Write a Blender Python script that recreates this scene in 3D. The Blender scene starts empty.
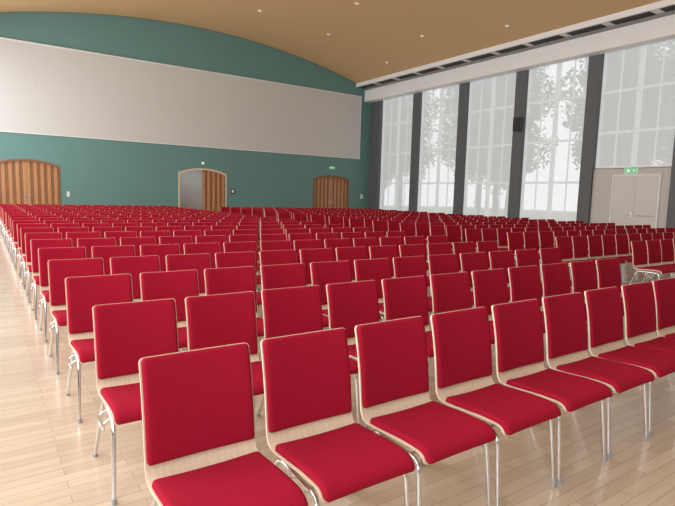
import bpy, bmesh, math, random
from mathutils import Vector, Matrix
random.seed(7)
S=bpy.context.scene
C=S.collection
try:
    S.view_settings.view_transform='Standard'
    S.view_settings.look='None'
    S.view_settings.exposure=0.0
except Exception: pass

# ------------------------------------------------------------------ materials
def mat(name,col,rough=.6,metal=0.,spec=None,emis=None,es=0.,noise=None,bump=None,coat=0.,sheen=0.):
    m=bpy.data.materials.new(name); m.use_nodes=True
    nt=m.node_tree; b=nt.nodes['Principled BSDF']
    b.inputs['Base Color'].default_value=(*col,1); b.inputs['Roughness'].default_value=rough
    b.inputs['Metallic'].default_value=metal
    if spec is not None: b.inputs['Specular IOR Level'].default_value=spec
    if coat: b.inputs['Coat Weight'].default_value=coat; b.inputs['Coat Roughness'].default_value=.12
    if sheen: b.inputs['Sheen Weight'].default_value=sheen; b.inputs['Sheen Roughness'].default_value=.4
    if emis: b.inputs['Emission Color'].default_value=(*emis,1); b.inputs['Emission Strength'].default_value=es
    tc=nt.nodes.new('ShaderNodeTexCoord')
    if noise:
        sc,amt=noise
        n=nt.nodes.new('ShaderNodeTexNoise'); n.inputs['Scale'].default_value=sc; n.inputs['Detail'].default_value=4
        r=nt.nodes.new('ShaderNodeMapRange'); r.inputs['To Min'].default_value=1-amt; r.inputs['To Max'].default_value=1+amt
        mx=nt.nodes.new('ShaderNodeVectorMath'); mx.operation='SCALE'; mx.inputs[0].default_value=col
        nt.links.new(tc.outputs['Object'],n.inputs['Vector']); nt.links.new(n.outputs['Fac'],r.inputs['Value'])
        nt.links.new(r.outputs['Result'],mx.inputs['Scale']); nt.links.new(mx.outputs[0],b.inputs['Base Color'])
    if bump:
        sc,st=bump
        n=nt.nodes.new('ShaderNodeTexNoise'); n.inputs['Scale'].default_value=sc; n.inputs['Detail'].default_value=3
        bp=nt.nodes.new('ShaderNodeBump'); bp.inputs['Strength'].default_value=st; bp.inputs['Distance'].default_value=.01
        nt.links.new(tc.outputs['Object'],n.inputs['Vector']); nt.links.new(n.outputs['Fac'],bp.inputs['Height'])
        nt.links.new(bp.outputs['Normal'],b.inputs['Normal'])
    return m
def grain(name,c1,c2,rough,scale,vec=(1,1,1),coat=0.):
    m=bpy.data.materials.new(name); m.use_nodes=True
    nt=m.node_tree; b=nt.nodes['Principled BSDF']; b.inputs['Roughness'].default_value=rough
    if coat: b.inputs['Coat Weight'].default_value=coat
    tc=nt.nodes.new('ShaderNodeTexCoord'); mp=nt.nodes.new('ShaderNodeMapping'); mp.inputs['Scale'].default_value=vec
    n=nt.nodes.new('ShaderNodeTexNoise'); n.inputs['Scale'].default_value=scale; n.inputs['Detail'].default_value=5
    cr=nt.nodes.new('ShaderNodeValToRGB'); cr.color_ramp.elements[0].position=.3; cr.color_ramp.elements[1].position=.7
    cr.color_ramp.elements[0].color=(*c1,1); cr.color_ramp.elements[1].color=(*c2,1)
    nt.links.new(tc.outputs['Object'],mp.inputs['Vector']); nt.links.new(mp.outputs[0],n.inputs['Vector'])
    nt.links.new(n.outputs['Fac'],cr.inputs['Fac']); nt.links.new(cr.outputs['Color'],b.inputs['Base Color'])
    return m

M_red=mat('red_fabric',(.325,.0068,.026),.92,spec=.12,bump=(420,.35),noise=(240,.28))
M_maple=grain('maple_plywood',(.64,.49,.35),(.74,.59,.44),.4,6,(14,1,1))
M_ply=grain('ply_edge',(.60,.46,.33),(.80,.67,.52),.5,6,(1,1,60))
M_chrome=mat('chrome',(.70,.70,.71),.14,1.)
M_cap=mat('foot_cap',(.35,.35,.36),.5)
M_green=mat('teal_wall_paint',(.128,.262,.250),.65,noise=(.6,.04))
M_panel=mat('acoustic_panel',(.60,.59,.58),.8,noise=(.5,.02))
M_trimw=mat('white_trim',(.76,.75,.74),.5)
M_ceil=mat('ochre_ceiling',(.63,.41,.21),.75,noise=(.3,.03))
M_beam=mat('white_beam',(.86,.86,.85),.6)
M_pier=mat('dark_grey_pier',(.11,.118,.128),.6)
M_wallg=mat('warm_grey_wall',(.56,.54,.52),.7)
M_white=mat('white_wall',(.80,.79,.77),.7)
M_frame=mat('window_frame_white',(.88,.88,.88),.4)
M_slot=mat('dark_vent',(.03,.03,.03),.7)
M_dark=mat('black_plastic',(.015,.015,.017),.45)
M_sign=mat('exit_sign_green',(.02,.35,.12),.4,emis=(.05,.6,.22),es=.5)
M_signw=mat('exit_sign_white',(.85,.9,.86),.4,emis=(.8,1,.85),es=.25)
M_ddoor=mat('painted_door',(.62,.60,.58),.45)
M_steel=mat('brushed_steel',(.5,.5,.5),.35,1.)
M_lamp=mat('downlight_lens',(.9,.88,.8),.4,emis=(1,.95,.85),es=.35)
M_wood1=grain('door_wood_light',(.42,.195,.085),(.54,.28,.135),.45,4,(12,1,.6))
M_wood2=grain('door_wood_dark',(.22,.09,.04),(.30,.13,.06),.45,4,(12,1,.6))
M_leaf=mat('foliage',(.08,.13,.055),.8,noise=(.7,.35))
M_bark=mat('bark',(.12,.09,.07),.9,noise=(5,.3))
M_grass=mat('lawn',(.16,.24,.09),.95,noise=(.4,.2))

# parquet
M_floor=bpy.data.materials.new('beech_parquet'); M_floor.use_nodes=True
nt=M_floor.node_tree; b=nt.nodes['Principled BSDF']
tc=nt.nodes.new('ShaderNodeTexCoord'); mp=nt.nodes.new('ShaderNodeMapping'); mp.inputs['Rotation'].default_value=(0,0,0)
br=nt.nodes.new('ShaderNodeTexBrick'); br.inputs['Scale'].default_value=1.0
br.inputs['Brick Width'].default_value=.62; br.inputs['Row Height'].default_value=.075; br.inputs['Mortar Size'].default_value=.0014
br.inputs['Color1'].default_value=(.60,.48,.36,1); br.inputs['Color2'].default_value=(.49,.38,.275,1); br.inputs['Mortar'].default_value=(.30,.215,.145,1)
br.inputs['Bias'].default_value=-.1
nz=nt.nodes.new('ShaderNodeTexNoise'); nz.inputs['Scale'].default_value=3; nz.inputs['Detail'].default_value=6
mp2=nt.nodes.new('ShaderNodeMapping'); mp2.inputs['Scale'].default_value=(1,14,1)
mx=nt.nodes.new('ShaderNodeMixRGB'); mx.blend_type='OVERLAY'; mx.inputs['Fac'].default_value=.15
nt.links.new(tc.outputs['Object'],mp.inputs['Vector']); nt.links.new(mp.outputs[0],br.inputs['Vector'])
nt.links.new(tc.outputs['Object'],mp2.inputs['Vector']); nt.links.new(mp2.outputs[0],nz.inputs['Vector'])
nt.links.new(br.outputs['Color'],mx.inputs['Color1']); nt.links.new(nz.outputs['Fac'],mx.inputs['Color2'])
nt.links.new(mx.outputs[0],b.inputs['Base Color'])
b.inputs['Roughness'].default_value=.27; b.inputs['Coat Weight'].default_value=.45; b.inputs['Coat Roughness'].default_value=.15

# roller-blind screen: woven fabric, part see-through, daylight glow put in as emission
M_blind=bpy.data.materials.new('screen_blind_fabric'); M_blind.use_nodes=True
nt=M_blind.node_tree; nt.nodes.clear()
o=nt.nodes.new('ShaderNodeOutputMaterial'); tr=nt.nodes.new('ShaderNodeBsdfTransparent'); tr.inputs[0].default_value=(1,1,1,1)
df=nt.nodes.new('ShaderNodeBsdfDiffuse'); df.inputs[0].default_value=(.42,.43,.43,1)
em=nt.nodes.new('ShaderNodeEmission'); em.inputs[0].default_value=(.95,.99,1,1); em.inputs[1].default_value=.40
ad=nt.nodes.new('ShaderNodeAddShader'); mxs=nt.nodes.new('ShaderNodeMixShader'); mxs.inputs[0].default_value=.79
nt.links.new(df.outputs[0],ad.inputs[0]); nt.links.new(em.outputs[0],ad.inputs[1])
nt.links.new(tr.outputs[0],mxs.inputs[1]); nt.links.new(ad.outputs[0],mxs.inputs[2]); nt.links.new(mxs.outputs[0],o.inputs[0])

# ------------------------------------------------------------------ mesh helpers
class MB:
    def __init__(s): s.v=[]; s.f=[]; s.m=[]; s.sm=[]; s.mats=[]
    def mi(s,m):
        if m not in s.mats: s.mats.append(m)
        return s.mats.index(m)
    def add(s,vs,fs,m,smooth=False):
        o=len(s.v); s.v+= [tuple(x) for x in vs]; k=s.mi(m)
        for f in fs: s.f.append([i+o for i in f]); s.m.append(k); s.sm.append(smooth)
    def box(s,x0,x1,y0,y1,z0,z1,m,M=None):
        if x0>x1:x0,x1=x1,x0
        if y0>y1:y0,y1=y1,y0
        vs=[Vector(p) for p in [(x0,y0,z0),(x1,y0,z0),(x1,y1,z0),(x0,y1,z0),(x0,y0,z1),(x1,y0,z1),(x1,y1,z1),(x0,y1,z1)]]
        if M: vs=[M@v for v in vs]
        s.add(vs,[(0,3,2,1),(4,5,6,7),(0,1,5,4),(1,2,6,5),(2,3,7,6),(3,0,4,7)],m)
    def cyl(s,p0,p1,r0,r1,m,n=16,caps=True):
        s.tube([p0,p1],r0,m,n,caps,r1)
    def tube(s,pts,r,m,n=8,caps=True,r1=None):
        pts=[Vector(p) for p in pts]; vs=[]; N=len(pts); up=None
        for i,p in enumerate(pts):
            t=(pts[min(i+1,N-1)]-pts[max(i-1,0)]).normalized()
            if up is None:
                a=Vector((1,0,0)) if abs(t.x)<.8 else Vector((0,1,0)); up=(a-t*a.dot(t)).normalized()
            else: up=(up-t*up.dot(t)).normalized()
            w=t.cross(up); rr=r if r1 is None else r+(r1-r)*i/(N-1)
            for k in range(n):
                an=2*math.pi*k/n; vs.append(p+up*math.cos(an)*rr+w*math.sin(an)*rr)
        fs=[(i*n+k,i*n+(k+1)%n,(i+1)*n+(k+1)%n,(i+1)*n+k) for i in range(N-1) for k in range(n)]
        s.add(vs,fs,m,True)
        if caps: s.add(vs[:n],[tuple(range(n-1,-1,-1))],m); s.add(vs[-n:],[tuple(range(n))],m)
    def prism(s,poly,fn,d0,d1,m):
        n=len(poly); vs=[fn(p,d0) for p in poly]+[fn(p,d1) for p in poly]
        s.add(vs,[tuple(range(n)),tuple(range(2*n-1,n-1,-1))]+[(i,n+i,n+(i+1)%n,(i+1)%n) for i in range(n)],m)
    def mesh(s,name):
        me=bpy.data.meshes.new(name); me.from_pydata(s.v,[],s.f)
        for m in s.mats: me.materials.append(m)
        for p,k,q in zip(me.polygons,s.m,s.sm): p.material_index=k; p.use_smooth=q
        me.update()
        bm=bmesh.new(); bm.from_mesh(me); bmesh.ops.recalc_face_normals(bm,faces=bm.faces); bm.to_mesh(me); bm.free()
        return me
    def obj(s,name,loc=(0,0,0)):
        ob=bpy.data.objects.new(name,s.mesh(name)); ob.location=loc; C.objects.link(ob); return ob
def rounded(pts,r,k=5):
    pts=[Vector(p) for p in pts]; out=[pts[0]]
    for i in range(1,len(pts)-1):
        a=pts[i-1]-pts[i]; c=pts[i+1]-pts[i]; rr=min(r,a.length*.48,c.length*.48)
        p0=pts[i]+a.normalized()*rr; p1=pts[i]+c.normalized()*rr
        for j in range(k+1):
            t=j/k; out.append(p0*(1-t)**2+pts[i]*2*t*(1-t)+p1*t*t)
    out.append(pts[-1]); return out

# ------------------------------------------------------------------ room
XL,XR=-1.47,21.77; YF,YB=-5.0,28.0
VC,VA,VH=10.15,10.25,10.40; SAG=1.45; VR=(VH*VH+SAG*SAG)/(2*SAG)
f=MB(); f.box(XL-.5,XR+.6,YF-.3,YB+3.0,-.2,0,M_floor); f.obj('floor')
# vault
c=MB(); vs=[];n=64
for i in range(n+1):
    x=VC-VH+2*VH*i/n; z=VA-VR+math.sqrt(VR*VR-(x-VC)**2)
    for y in (YF-.2,YB+.25):
        vs.append((x,y,z))
        vs.append((x,y,z+.2))
fs=[]
for i in range(n):
    a=i*4; b_=a+4
    fs+=[(a,a+2,b_+2,b_),(a+1,b_+1,b_+3,a+3),(a,b_,b_+1,a+1),(a+2,a+3,b_+3,b_+2)]
fs+=[(0,1,3,2),(n*4,n*4+2,n*4+3,n*4+1)]
c.add(vs,fs,M_ceil,False); co=c.obj('ceiling')
for p in co.data.polygons: p.use_smooth=False
# back wall with arched door openings
doors=[(.42,3.08),(8.80,11.50),(17.38,20.10)]
def arch(x0,x1,zs,rise,k=12,inset=0):
    x0+=inset; x1-=inset; cx=(x0+x1)/2; h=(x1-x0)/2; out=[]
    for i in range(k+1):
        x=x0+(x1-x0)*i/k; out.append((x,zs-inset+rise*(1-((x-cx)/h)**2)))
    return out
ZS,RISE=2.53,.25
poly=[(XL-.5,0)]
for x0,x1 in doors: poly+=[(x0,0)]+arch(x0,x1,ZS,RISE)+[(x1,0)]
poly+=[(XR+.5,0),(XR+.5,10.7),(XL-.5,10.7)]
w=MB(); w.prism(poly,lambda p,d:(p[0],d,p[1]),YB,YB+.25,M_green); w.obj('wall_back')
w=MB(); w.box(XL-.5,XR+.5,YF-.25,YF,0,10.7,M_white); w.obj('wall_front')
# acoustic panelling on the back wall
pn=MB(); x=XL
while x<20.86:
    x1=min(x+1.86,20.87); pn.box(x+.001,x1-.001,YB-.06,YB-.001,4.02,8.0,M_panel); x=x1
pn.obj('acoustic_wall_panel')
t=MB(); t.box(XL,20.89,YB-.085,YB-.001,8.0,8.06,M_trimw); t.box(XL,20.89,YB-.075,YB-.001,3.97,4.02,M_trimw)
t.box(20.87,20.90,YB-.085,YB-.001,3.97,8.06,M_trimw); t.obj('trim_1')
t=MB(); vs=[];
for i in range(n+1):
    x=VC-VH+2*VH*i/n; z=VA-VR+math.sqrt(VR*VR-(x-VC)**2)
    vs+=[(x,YB-.05,z-.05),(x,YB-.05,z+.02),(x,YB,z-.05)]
fs=[]
for i in range(n):
    a=i*3; fs+=[(a,a+1,a+4,a+3),(a,a+3,a+5,a+2)]
t.add(vs,fs,mat('dark_arc_trim',(.16,.22,.19),.7)); t.obj('trim_2')  # thin dark-coloured strip following the ceiling arc
t=MB(); xs=[XL]+[q for d in doors for q in (d[0]-.08,d[1]+.08)]+[XR]
for i in range(0,len(xs),2): t.box(xs[i],xs[i+1],YB-.02,YB-.001,0,.1,M_pier)
t.obj('baseboard_back')

PITCH=3.67
Ylo=[9.2+PITCH*k for k in range(-3,5)]; Yhi=[12.33+PITCH*k for k in range(-3,5)]
ZW0,ZW1=.5,7.98
def side(xf,d,name,short):
    w=MB()
    ys=[YF]
    for a,b_ in zip(Ylo,Yhi): ys+= [a,b_]
    ys.append(YB)
    for i in range(0,len(ys),2):      # piers
        w.box(xf,xf+d*.5,ys[i],ys[i+1],0,8.62,M_pier if i>0 else M_wallg)
    for k,(a,b_) in enumerate(zip(Ylo,Yhi)):
        if short and k==3:
            w.box(xf+d*.16,xf+d*.5,a,b_,0,2.98,M_wallg)
        else:
            w.box(xf+d*.16,xf+d*.5,a,b_,0,ZW0,M_wallg)
        w.box(xf+d*.16,xf+d*.5,a,b_,ZW1,8.62,M_wallg)
    w.obj(name)
    bm_=MB(); bm_.box(xf-d*.57,xf-d*.02,YF,YB,7.75,8.45,M_beam)
    bm_.box(xf-d*.57,xf+d*.5,YF,YB,8.45,8.47,M_beam)
    bm_.obj('trim_3' if d>0 else 'trim_4')
    sf=MB(); sf.box(xf-d*1.25,xf+d*.5,YF-.2,YB,8.62,8.74,M_beam); sf.box(xf-d*1.30,xf-d*1.19,YF-.2,YB,8.60,8.86,M_beam)
    y=YF+.3
    while y<YB-1.5:
        sf.box(xf-d*1.16,xf-d*.62,y,y+1.5,8.605,8.622,M_slot); y+=PITCH/2
    sf.obj('trim_5' if d>0 else 'trim_6')
side(XR,1,'wall_right',True); side(XL,-1,'wall_left',False)
wn=0
def window(xf,d,a,b_,z0,blind):
    global wn; wn+=1
    e=bpy.data.objects.new('window_%d'%wn,None); e.location=(xf+d*.3,(a+b_)/2,z0); C.objects.link(e)
    W=b_-a; H=ZW1-z0; m=MB(); h=W/2
    m.box(-.04,.04,-h,-h+.09,0,H,M_frame); m.box(-.04,.04,h-.09,h,0,H,M_frame)
    m.box(-.04,.04,-h+.09,h-.09,0,.09,M_frame); m.box(-.04,.04,-h+.09,h-.09,H-.09,H,M_frame)
    m.box(-.04,.04,-.10,.10,.09,H-.09,M_frame)
    for y in (-h/2,h/2): m.box(-.025,.025,y-.025,y+.025,.09,H-.09,M_frame)
    for z in ([1.9,3.8,5.7] if H>6 else [1.5,3.2]):
        m.box(-.032,.032,-h+.09,-.10,z-.05,z+.05,M_frame); m.box(-.032,.032,.10,h-.09,z-.05,z+.05,M_frame)
    o=m.obj('frame'); o.parent=e
    s=MB(); s.box(-d*.14,d*.04,-h,h,-.02,.0,M_frame); o=s.obj('sill'); o.parent=e
    if blind:
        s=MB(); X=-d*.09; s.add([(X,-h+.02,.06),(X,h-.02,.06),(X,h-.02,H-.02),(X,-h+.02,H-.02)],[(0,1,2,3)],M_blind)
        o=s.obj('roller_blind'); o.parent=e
        s=MB(); s.box(X-.012,X+.012,-h+.02,h-.02,.03,.06,M_frame); s.tube([(X,-h+.02,H-.05),(X,h-.02,H-.05)],.035,M_frame,12); o=s.obj('blind_rail'); o.parent=e
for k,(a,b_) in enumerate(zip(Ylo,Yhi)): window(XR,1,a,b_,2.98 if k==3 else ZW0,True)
for k,(a,b_) in enumerate(zip(Ylo,Yhi)): window(XL,-1,a,b_,ZW0,False)

# arched wooden doors in back wall
def leaf(m,x0,x1,cx,hw,M=None):
    n=9; wd=(x1-x0)/n
    for i in range(n):
        a=x0+i*wd; b_=a+wd; mm=M_wood1 if i%2==0 else M_wood2
        zt=lambda x: ZS-.05+RISE*(1-((x-cx)/hw)**2)
        y0=.0 if i%2==0 else .02
        pts=[(a,0.01),(b_,0.01),(b_,zt(b_)),(a,zt(a))]
        m.prism(pts,(lambda p,d:tuple(M@Vector((p[0],d,p[1])))) if M else (lambda p,d:(p[0],d,p[1])),y0,.06,mm)
for di,(x0,x1) in enumerate(doors):
    e=bpy.data.objects.new('door_%d'%(di+1),None); cx=(x0+x1)/2; e.location=(cx,YB,0); C.objects.link(e)
    hw=(x1-x0)/2
    o_=arch(-hw-.03,hw+.03,ZS+.03,RISE+.01); i_=arch(-hw+.05,hw-.05,ZS-.05,RISE)
    fr=MB(); polyf=[(-hw-.03,0)]+o_+[(hw+.03,0),(hw-.05,0)]+i_[::-1]+[(-hw+.05,0)]
    fr.prism(polyf,lambda p,d:(p[0],d,p[1]),-.03,-.001,M_maple if di==1 else M_wood2)
    o=fr.obj('frame'); o.parent=e
    L=MB(); R_=MB()
    if di==1:
        T=Matrix.Translation((-hw+.08,.26,0))@Matrix.Rotation(math.radians(86),4,'Z')@Matrix.Translation((hw-.08,0,0))
        leaf(L,-hw+.06,-.005,0,hw,T)
    else: leaf(L,-hw+.06,-.005,0,hw,Matrix.Translation((0,.08,0)))
    leaf(R_,.005,hw-.06,0,hw,Matrix.Translation((0,.08,0)))
    o=L.obj('leaf_left'); o.parent=e; o=R_.obj('leaf_right'); o.parent=e
    hd=MB()
    for sx in ((-.1,.1) if di!=1 else (.1,)):
        hd.tube(rounded([(sx,.085,1.08),(sx,.02,1.08),(sx*2.2,.02,1.08)],.02),.011,M_steel,8)
        hd.box(sx-.02,sx+.02,.07,.085,.95,1.2,M_steel)
    o=hd.obj('handle'); o.parent=e
# corridor behind
w=MB(); w.box(XL-.5,XR+.5,YB+3.0,YB+3.2,0,3.3,M_white); w.obj('wall_corridor')
w=MB(); w.box(XL-.5,XR+.5,YB+.25,YB+3.2,3.3,3.4,M_white); w.box(XL-.7,XL-.5,YB,YB+3.2,0,3.4,M_white); w.box(XR+.5,XR+.7,YB,YB+3.2,0,3.4,M_white); w.obj('ceiling_corridor')

# white double door right wall
e=bpy.data.objects.new('door_4',None); e.location=(XR+.16,10.52,0); C.objects.link(e)
m=MB(); h=.88
m.box(-.05,-.001,-h-.07,-h,0,2.72,M_trimw); m.box(-.05,-.001,h,h+.07,0,2.72,M_trimw); m.box(-.05,-.001,-h,h,2.65,2.72,M_trimw)
o=m.obj('frame'); o.parent=e
m=MB(); m.box(-.035,-.001,-h+.004,-.004,.01,2.645,M_ddoor); m.box(-.035,-.001,.004,h-.004,.01,2.645,M_ddoor)
m.box(-.045,-.035,-.02,.02,.01,2.645,M_ddoor); o=m.obj('leaves'); o.parent=e
m=MB(); m.tube(rounded([(-.035,.09,1.08),(-.09,.09,1.08),(-.09,.22,1.08)],.02),.011,M_steel,8); m.box(-.042,-.035,.07,.11,.95,1.2,M_steel)
m.tube([(-.075,-h+.12,1.05),(-.075,-.1,1.05)],.014,M_steel,8); m.cyl((-.035,-h+.14,1.05),(-.075,-h+.14,1.05),.01,.01,M_steel,8); m.cyl((-.035,-.12,1.05),(-.075,-.12,1.05),.01,.01,M_steel,8)
o=m.obj('handle'); o.parent=e

def exit_sign(loc,axis,sc=1):
    m=MB(); m.box(-.25,.25,-.06,-.001,-.1,.1,M_signw); m.box(-.235,.235,-.064,-.06,-.09,.09,M_sign)
    m.box(-.15,-.03,-.067,-.064,-.06,.06,M_signw)
    m.box(.03,.14,-.067,-.064,-.012,.012,M_signw); m.add([(.12,-.067,-.05),(.2,-.067,0),(.12,-.067,.05)],[(0,1,2)],M_signw)
    o=m.obj('exit_sign',loc); o.scale=(sc,1,sc)
    if axis=='X': o.rotation_euler=(0,0,-math.pi/2)
exit_sign((XR+.16,10.75,2.86),'X'); exit_sign((18.75,YB,3.3),'Y',.7)
# loudspeaker on pier
m=MB(); m.box(-.34,-.06,-.2,.2,-.32,.32,M_dark); m.box(-.352,-.34,-.18,.18,-.3,.3,M_slot)
for z,r in ((-.1,.13),(.17,.06)): m.cyl((-.345,0,z),(-.362,0,z),r,r*.9,M_dark,24)
m.box(-.06,-.001,-.05,.05,-.1,.1,M_steel); m.obj('wall_loudspeaker',(XR,16.1,5.2))
def plate(x,z,w_,h_,m_,nm):
    m=MB(); m.box(-w_/2,w_/2,-.03,-.001,-h_/2,h_/2,m_); m.box(-w_*.3,w_*.3,-.036,-.03,-h_*.3,h_*.3,M_trimw); m.obj(nm,(x,YB,z))
plate(3.45,1.25,.12,.25,M_trimw,'light_switch'); plate(11.9,1.6,.22,.3,M_dark,'wall_thermostat'); plate(21.2,1.5,.2,.3,M_trimw,'wall_call_box')
for x in (10.15,):
    m=MB(); m.cyl((0,0,0),(0,-.05,0),.09,.07,M_trimw,20); m.cyl((0,-.05,0),(0,-.07,0),.05,.04,M_lamp,16); m.obj('wall_emergency_light',(x,YB,3.1))
# ceiling downlights
y=3.0
r=0
while y<27.5:
    for q in (2.2,6.2,10.15,14.1,18.1):
        x=q+(.0 if r%2==0 else 1.2)
        if x>19.6: continue
        z=VA-VR+math.sqrt(VR*VR-(x-VC)**2)
        m=MB(); m.cyl((0,0,.01),(0,0,-.02),.11,.10,M_trimw,20); m.cyl((0,0,-.02),(0,0,-.025),.075,.07,M_lamp,20)
        m.obj('recessed_downlight',(x,y,z))
    y+=4.1; r+=1

# ------------------------------------------------------------------ chair
def build_chair():
    cp=[(-.262,.405),(-.255,.428),(-.225,.446),(-.12,.448),(0,.440),(.09,.434),(.155,.436),(.190,.458),(.203,.51),(.224,.64),(.250,.78),(.280,.898)]
    P=[]
    for i in range(len(cp)-1):
        p0=Vector(cp[max(i-1,0)]);p1=Vector(cp[i]);p2=Vector(cp[i+1]);p3=Vector(cp[min(i+2,len(cp)-1)])
        for j in range(8):
            t=j/8; P.append(.5*((2*p1)+(p2-p0)*t+(2*p0-5*p1+4*p2-p3)*t*t+(-p0+3*p1-3*p2+p3)*t**3))
    P.append(Vector(cp[-1]))
    Ls=[0.]
    for i in range(1,len(P)): Ls.append(Ls[-1]+(P[i]-P[i-1]).length)
    TOT=Ls[-1]
    def at(s):
        s=min(max(s,0),TOT)
        for i in range(1,len(P)):
            if Ls[i]>=s-1e-9:
                t=(s-Ls[i-1])/(Ls[i]-Ls[i-1]); p=P[i-1].lerp(P[i],t)
                a=P[max(i-2,0)]; b_=P[min(i+1,len(P)-1)]; d=(b_-a).normalized(); return p,Vector((-d.y,d.x))
    def pos(x,s,off):
        p,nn=at(s); k=max(0,min(1,(s/TOT-.5)/.25)); cur=(.008*(1-k)+.018*k)*(x/.2375)**2
        q=p+nn*(off+cur); return (x,q.x,q.y)
    m=MB()
    def sheet(s0,s1,hw,rc,b0,th,pill,ns,nx,mt,me):
        top=[];bot=[]
        for i in range(ns+1):
            t=-math.cos(math.pi*i/ns); s=(s0+s1)/2+(s1-s0)/2*t; ds=min(s-s0,s1-s)
            w_=hw if ds>=rc else hw-rc+math.sqrt(max(rc*rc-(rc-ds)**2,0))
            for j in range(nx+1):
                u=-math.cos(math.pi*j/nx)
                x=w_*u; e=min(ds,w_-abs(x))
                if pill: q=min(e/.014,1); g=.35+.65*math.sqrt(max(1-(1-q)**2,0)); 
                else: g=1
                top.append(pos(x,s,b0+th*g)); bot.append(pos(x,s,b0))
        N=nx+1
        ft=[(i*N+j,i*N+j+1,(i+1)*N+j+1,(i+1)*N+j) for i in range(ns) for j in range(nx)]
        m.add(top,ft,mt,True); m.add(bot,[f[::-1] for f in ft],mt,True)
        ring=[j for j in range(N)]+[i*N+nx for i in range(1,ns+1)]+[ns*N+j for j in range(nx-1,-1,-1)]+[i*N for i in range(ns-1,0,-1)]
        vs=[top[i] for i in ring]+[bot[i] for i in ring]; n_=len(ring)
        m.add(vs,[(i,(i+1)%n_,n_+(i+1)%n_,n_+i) for i in range(n_)],me,pill)
    sheet(0,TOT,.2315,.020,-.011,.011,False,34,12,M_maple,M_ply)
    def s_of(cond):
        for i,p in enumerate(P):
            if cond(p): return Ls[i]
    sA=s_of(lambda p:p.x>.135 and p.y<.5); sB=s_of(lambda p:p.y>.490 and p.x>.15)
    sheet(.004,sA,.2250,.022,.0005,.024,True,22,16,M_red,M_red)
    sheet(sB,TOT-.003,.2250,.017,.0005,.022,True,22,16,M_red,M_red)
    for sx in (-1,1):
        leg=[(sx*.236,-.262,.012),(sx*.222,-.222,.405),(sx*.205,.13,.405),(sx*.236,.285,.012)]
        m.tube(rounded(leg,.06,6),.011,M_chrome,10)
        for q in (leg[0],leg[3]): m.cyl((q[0],q[1],0),(q[0],q[1],.03),.014,.013,M_cap,10)
        hk=[(sx*.213,-.15,.400),(sx*.256,-.15,.385),(sx*.256,-.15,.335),(sx*.256,-.03,.335),(sx*.256,-.03,.385),(sx*.208,-.03,.400)]
        if sx<0: m.tube(rounded(hk,.02,4),.005,M_chrome,6)
        m.tube(rounded([(sx*.12,.06,.411),(sx*.12,.13,.404),(sx*.12,.21,.44),(sx*.12,.238,.60)],.05,4),.007,M_chrome,8)
    for y in (-.16,.07): m.tube([(-.212,y,.405),(.212,y,.405)],.010,M_chrome,8)
    return m.mesh('stacking_chair')
cm=build_chair()
P_,R_ow=.524,1.076
def chair(x,y):
    o=bpy.data.objects.new('stacking_chair',cm); o.location=(x,y,0)
    o.rotation_euler=(0,0,math.radians(random.uniform(-.5,.5))); C.objects.link(o)
for r_ in range(20):
    jx=random.uniform(-.012,.012) if r_>0 else 0
    for i in range(11 if r_<2 else 12): chair(.706+P_*i+jx,1.764+R_ow*r_+random.uniform(-.006,.006))
for r_ in range(17):
    jx=random.uniform(-.02,.02)
    for i in range(0 if r_<1 else -1,15): chair(9.38+P_*i+jx,4.12+R_ow*r_+random.uniform(-.006,.006))

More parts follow.
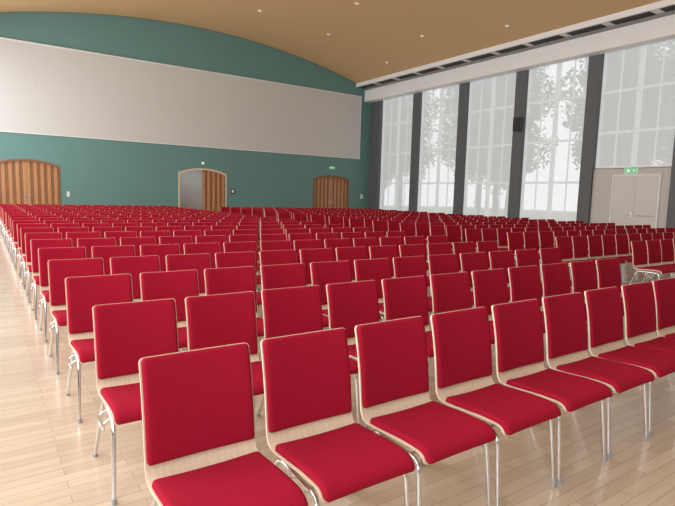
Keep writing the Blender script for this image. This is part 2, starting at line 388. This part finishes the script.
# ------------------------------------------------------------------ outdoors
g=MB(); g.box(XR+.6,90,-50,80,-.34,-.32,M_grass); g.obj('ground')
def tree_mesh():
    m=MB(); m.tube([(0,0,-.0),(.1,.05,2.5),(-.05,.1,5),(.1,0,8)],.28,M_bark,10,True,.1)
    for k in range(9):
        a=k*2.4; z=3+.6*k; m.tube([(0,0,z),(math.cos(a)*1.2,math.sin(a)*1.2,z+1),(math.cos(a)*2.4,math.sin(a)*2.4,z+1.7)],.09,M_bark,6,True,.03)
    vs=[];fs=[]
    cl=[]
    for k in range(30):
        a=random.uniform(0,6.28); z=random.uniform(3.2,11.5); rr=random.uniform(.3,3.4)*(1-abs(z-7)/7); cl.append((Vector((math.cos(a)*rr,math.sin(a)*rr,z)),random.uniform(.9,1.6)))
    for k in range(8000):
        c0,r0=random.choice(cl); d=Vector((random.gauss(0,1),random.gauss(0,1),random.gauss(0,1))).normalized()
        p=c0+d*r0*random.uniform(.4,1.1); u=Vector((random.gauss(0,1),random.gauss(0,1),random.gauss(0,1))).normalized(); v=u.orthogonal().normalized(); s_=random.uniform(.12,.24)
        o=len(vs); vs+= [p-u*s_,p+v*s_*.5,p+u*s_,p-v*s_*.5]; fs.append((o,o+1,o+2,o+3))
    m.add(vs,fs,M_leaf); return m.mesh('tree')
tm=[tree_mesh() for _ in range(2)]
for i,(x,y,s_) in enumerate([(33,13,1.1),(37,19,1.2),(34,27,1.0),(40,34,1.3),(36,44,1.2),(44,50,1.4),(46,24,1.4),(33,7,1.0),(50,38,1.5),(38,55,1.1),(42,3,1.2)]):
    o=bpy.data.objects.new('tree',tm[i%2]); o.location=(x,y,-.318); o.scale=(s_,)*3; o.rotation_euler=(0,0,i*1.3); C.objects.link(o)

# ------------------------------------------------------------------ light
wd=bpy.data.worlds.new('overcast_sky'); S.world=wd; wd.use_nodes=True
bg=wd.node_tree.nodes['Background']; bg.inputs[0].default_value=(.92,.96,1,1); bg.inputs[1].default_value=1.9
def area(nm,loc,rot,sx,sy,en,col=(1,.995,.98)):
    l=bpy.data.lights.new(nm,'AREA'); l.shape='RECTANGLE'; l.size=sx; l.size_y=sy; l.energy=en; l.color=col
    o=bpy.data.objects.new(nm,l); o.location=loc; o.rotation_euler=rot; C.objects.link(o); return o
for a,b_ in zip(Ylo,Yhi):
    area('daylight_window',(XL-.12,(a+b_)/2,4.25),(0,-math.pi/2,0),7.2,2.9,250)
area('corridor_lamp',(10.2,YB+1.7,3.25),(0,0,0),3,.6,20)

# ------------------------------------------------------------------ camera
f_,yaw,pi_,ro,H=514.4,.6049,-.1122,.0271,1.5534
fw=Vector((math.sin(yaw)*math.cos(pi_),math.cos(yaw)*math.cos(pi_),math.sin(pi_)))
r0=Vector((math.cos(yaw),-math.sin(yaw),0)); u0=r0.cross(fw)
r2=r0*math.cos(ro)+u0*math.sin(ro); u2=u0*math.cos(ro)-r0*math.sin(ro)
cd=bpy.data.cameras.new('camera'); cd.sensor_width=36; cd.lens=f_/675*36; cd.clip_end=500; cd.clip_start=.05
cam=bpy.data.objects.new('camera',cd); C.objects.link(cam)
Mx=Matrix((r2,u2,-fw)).transposed().to_4x4(); Mx.translation=Vector((0,0,H)); cam.matrix_world=Mx
S.camera=cam
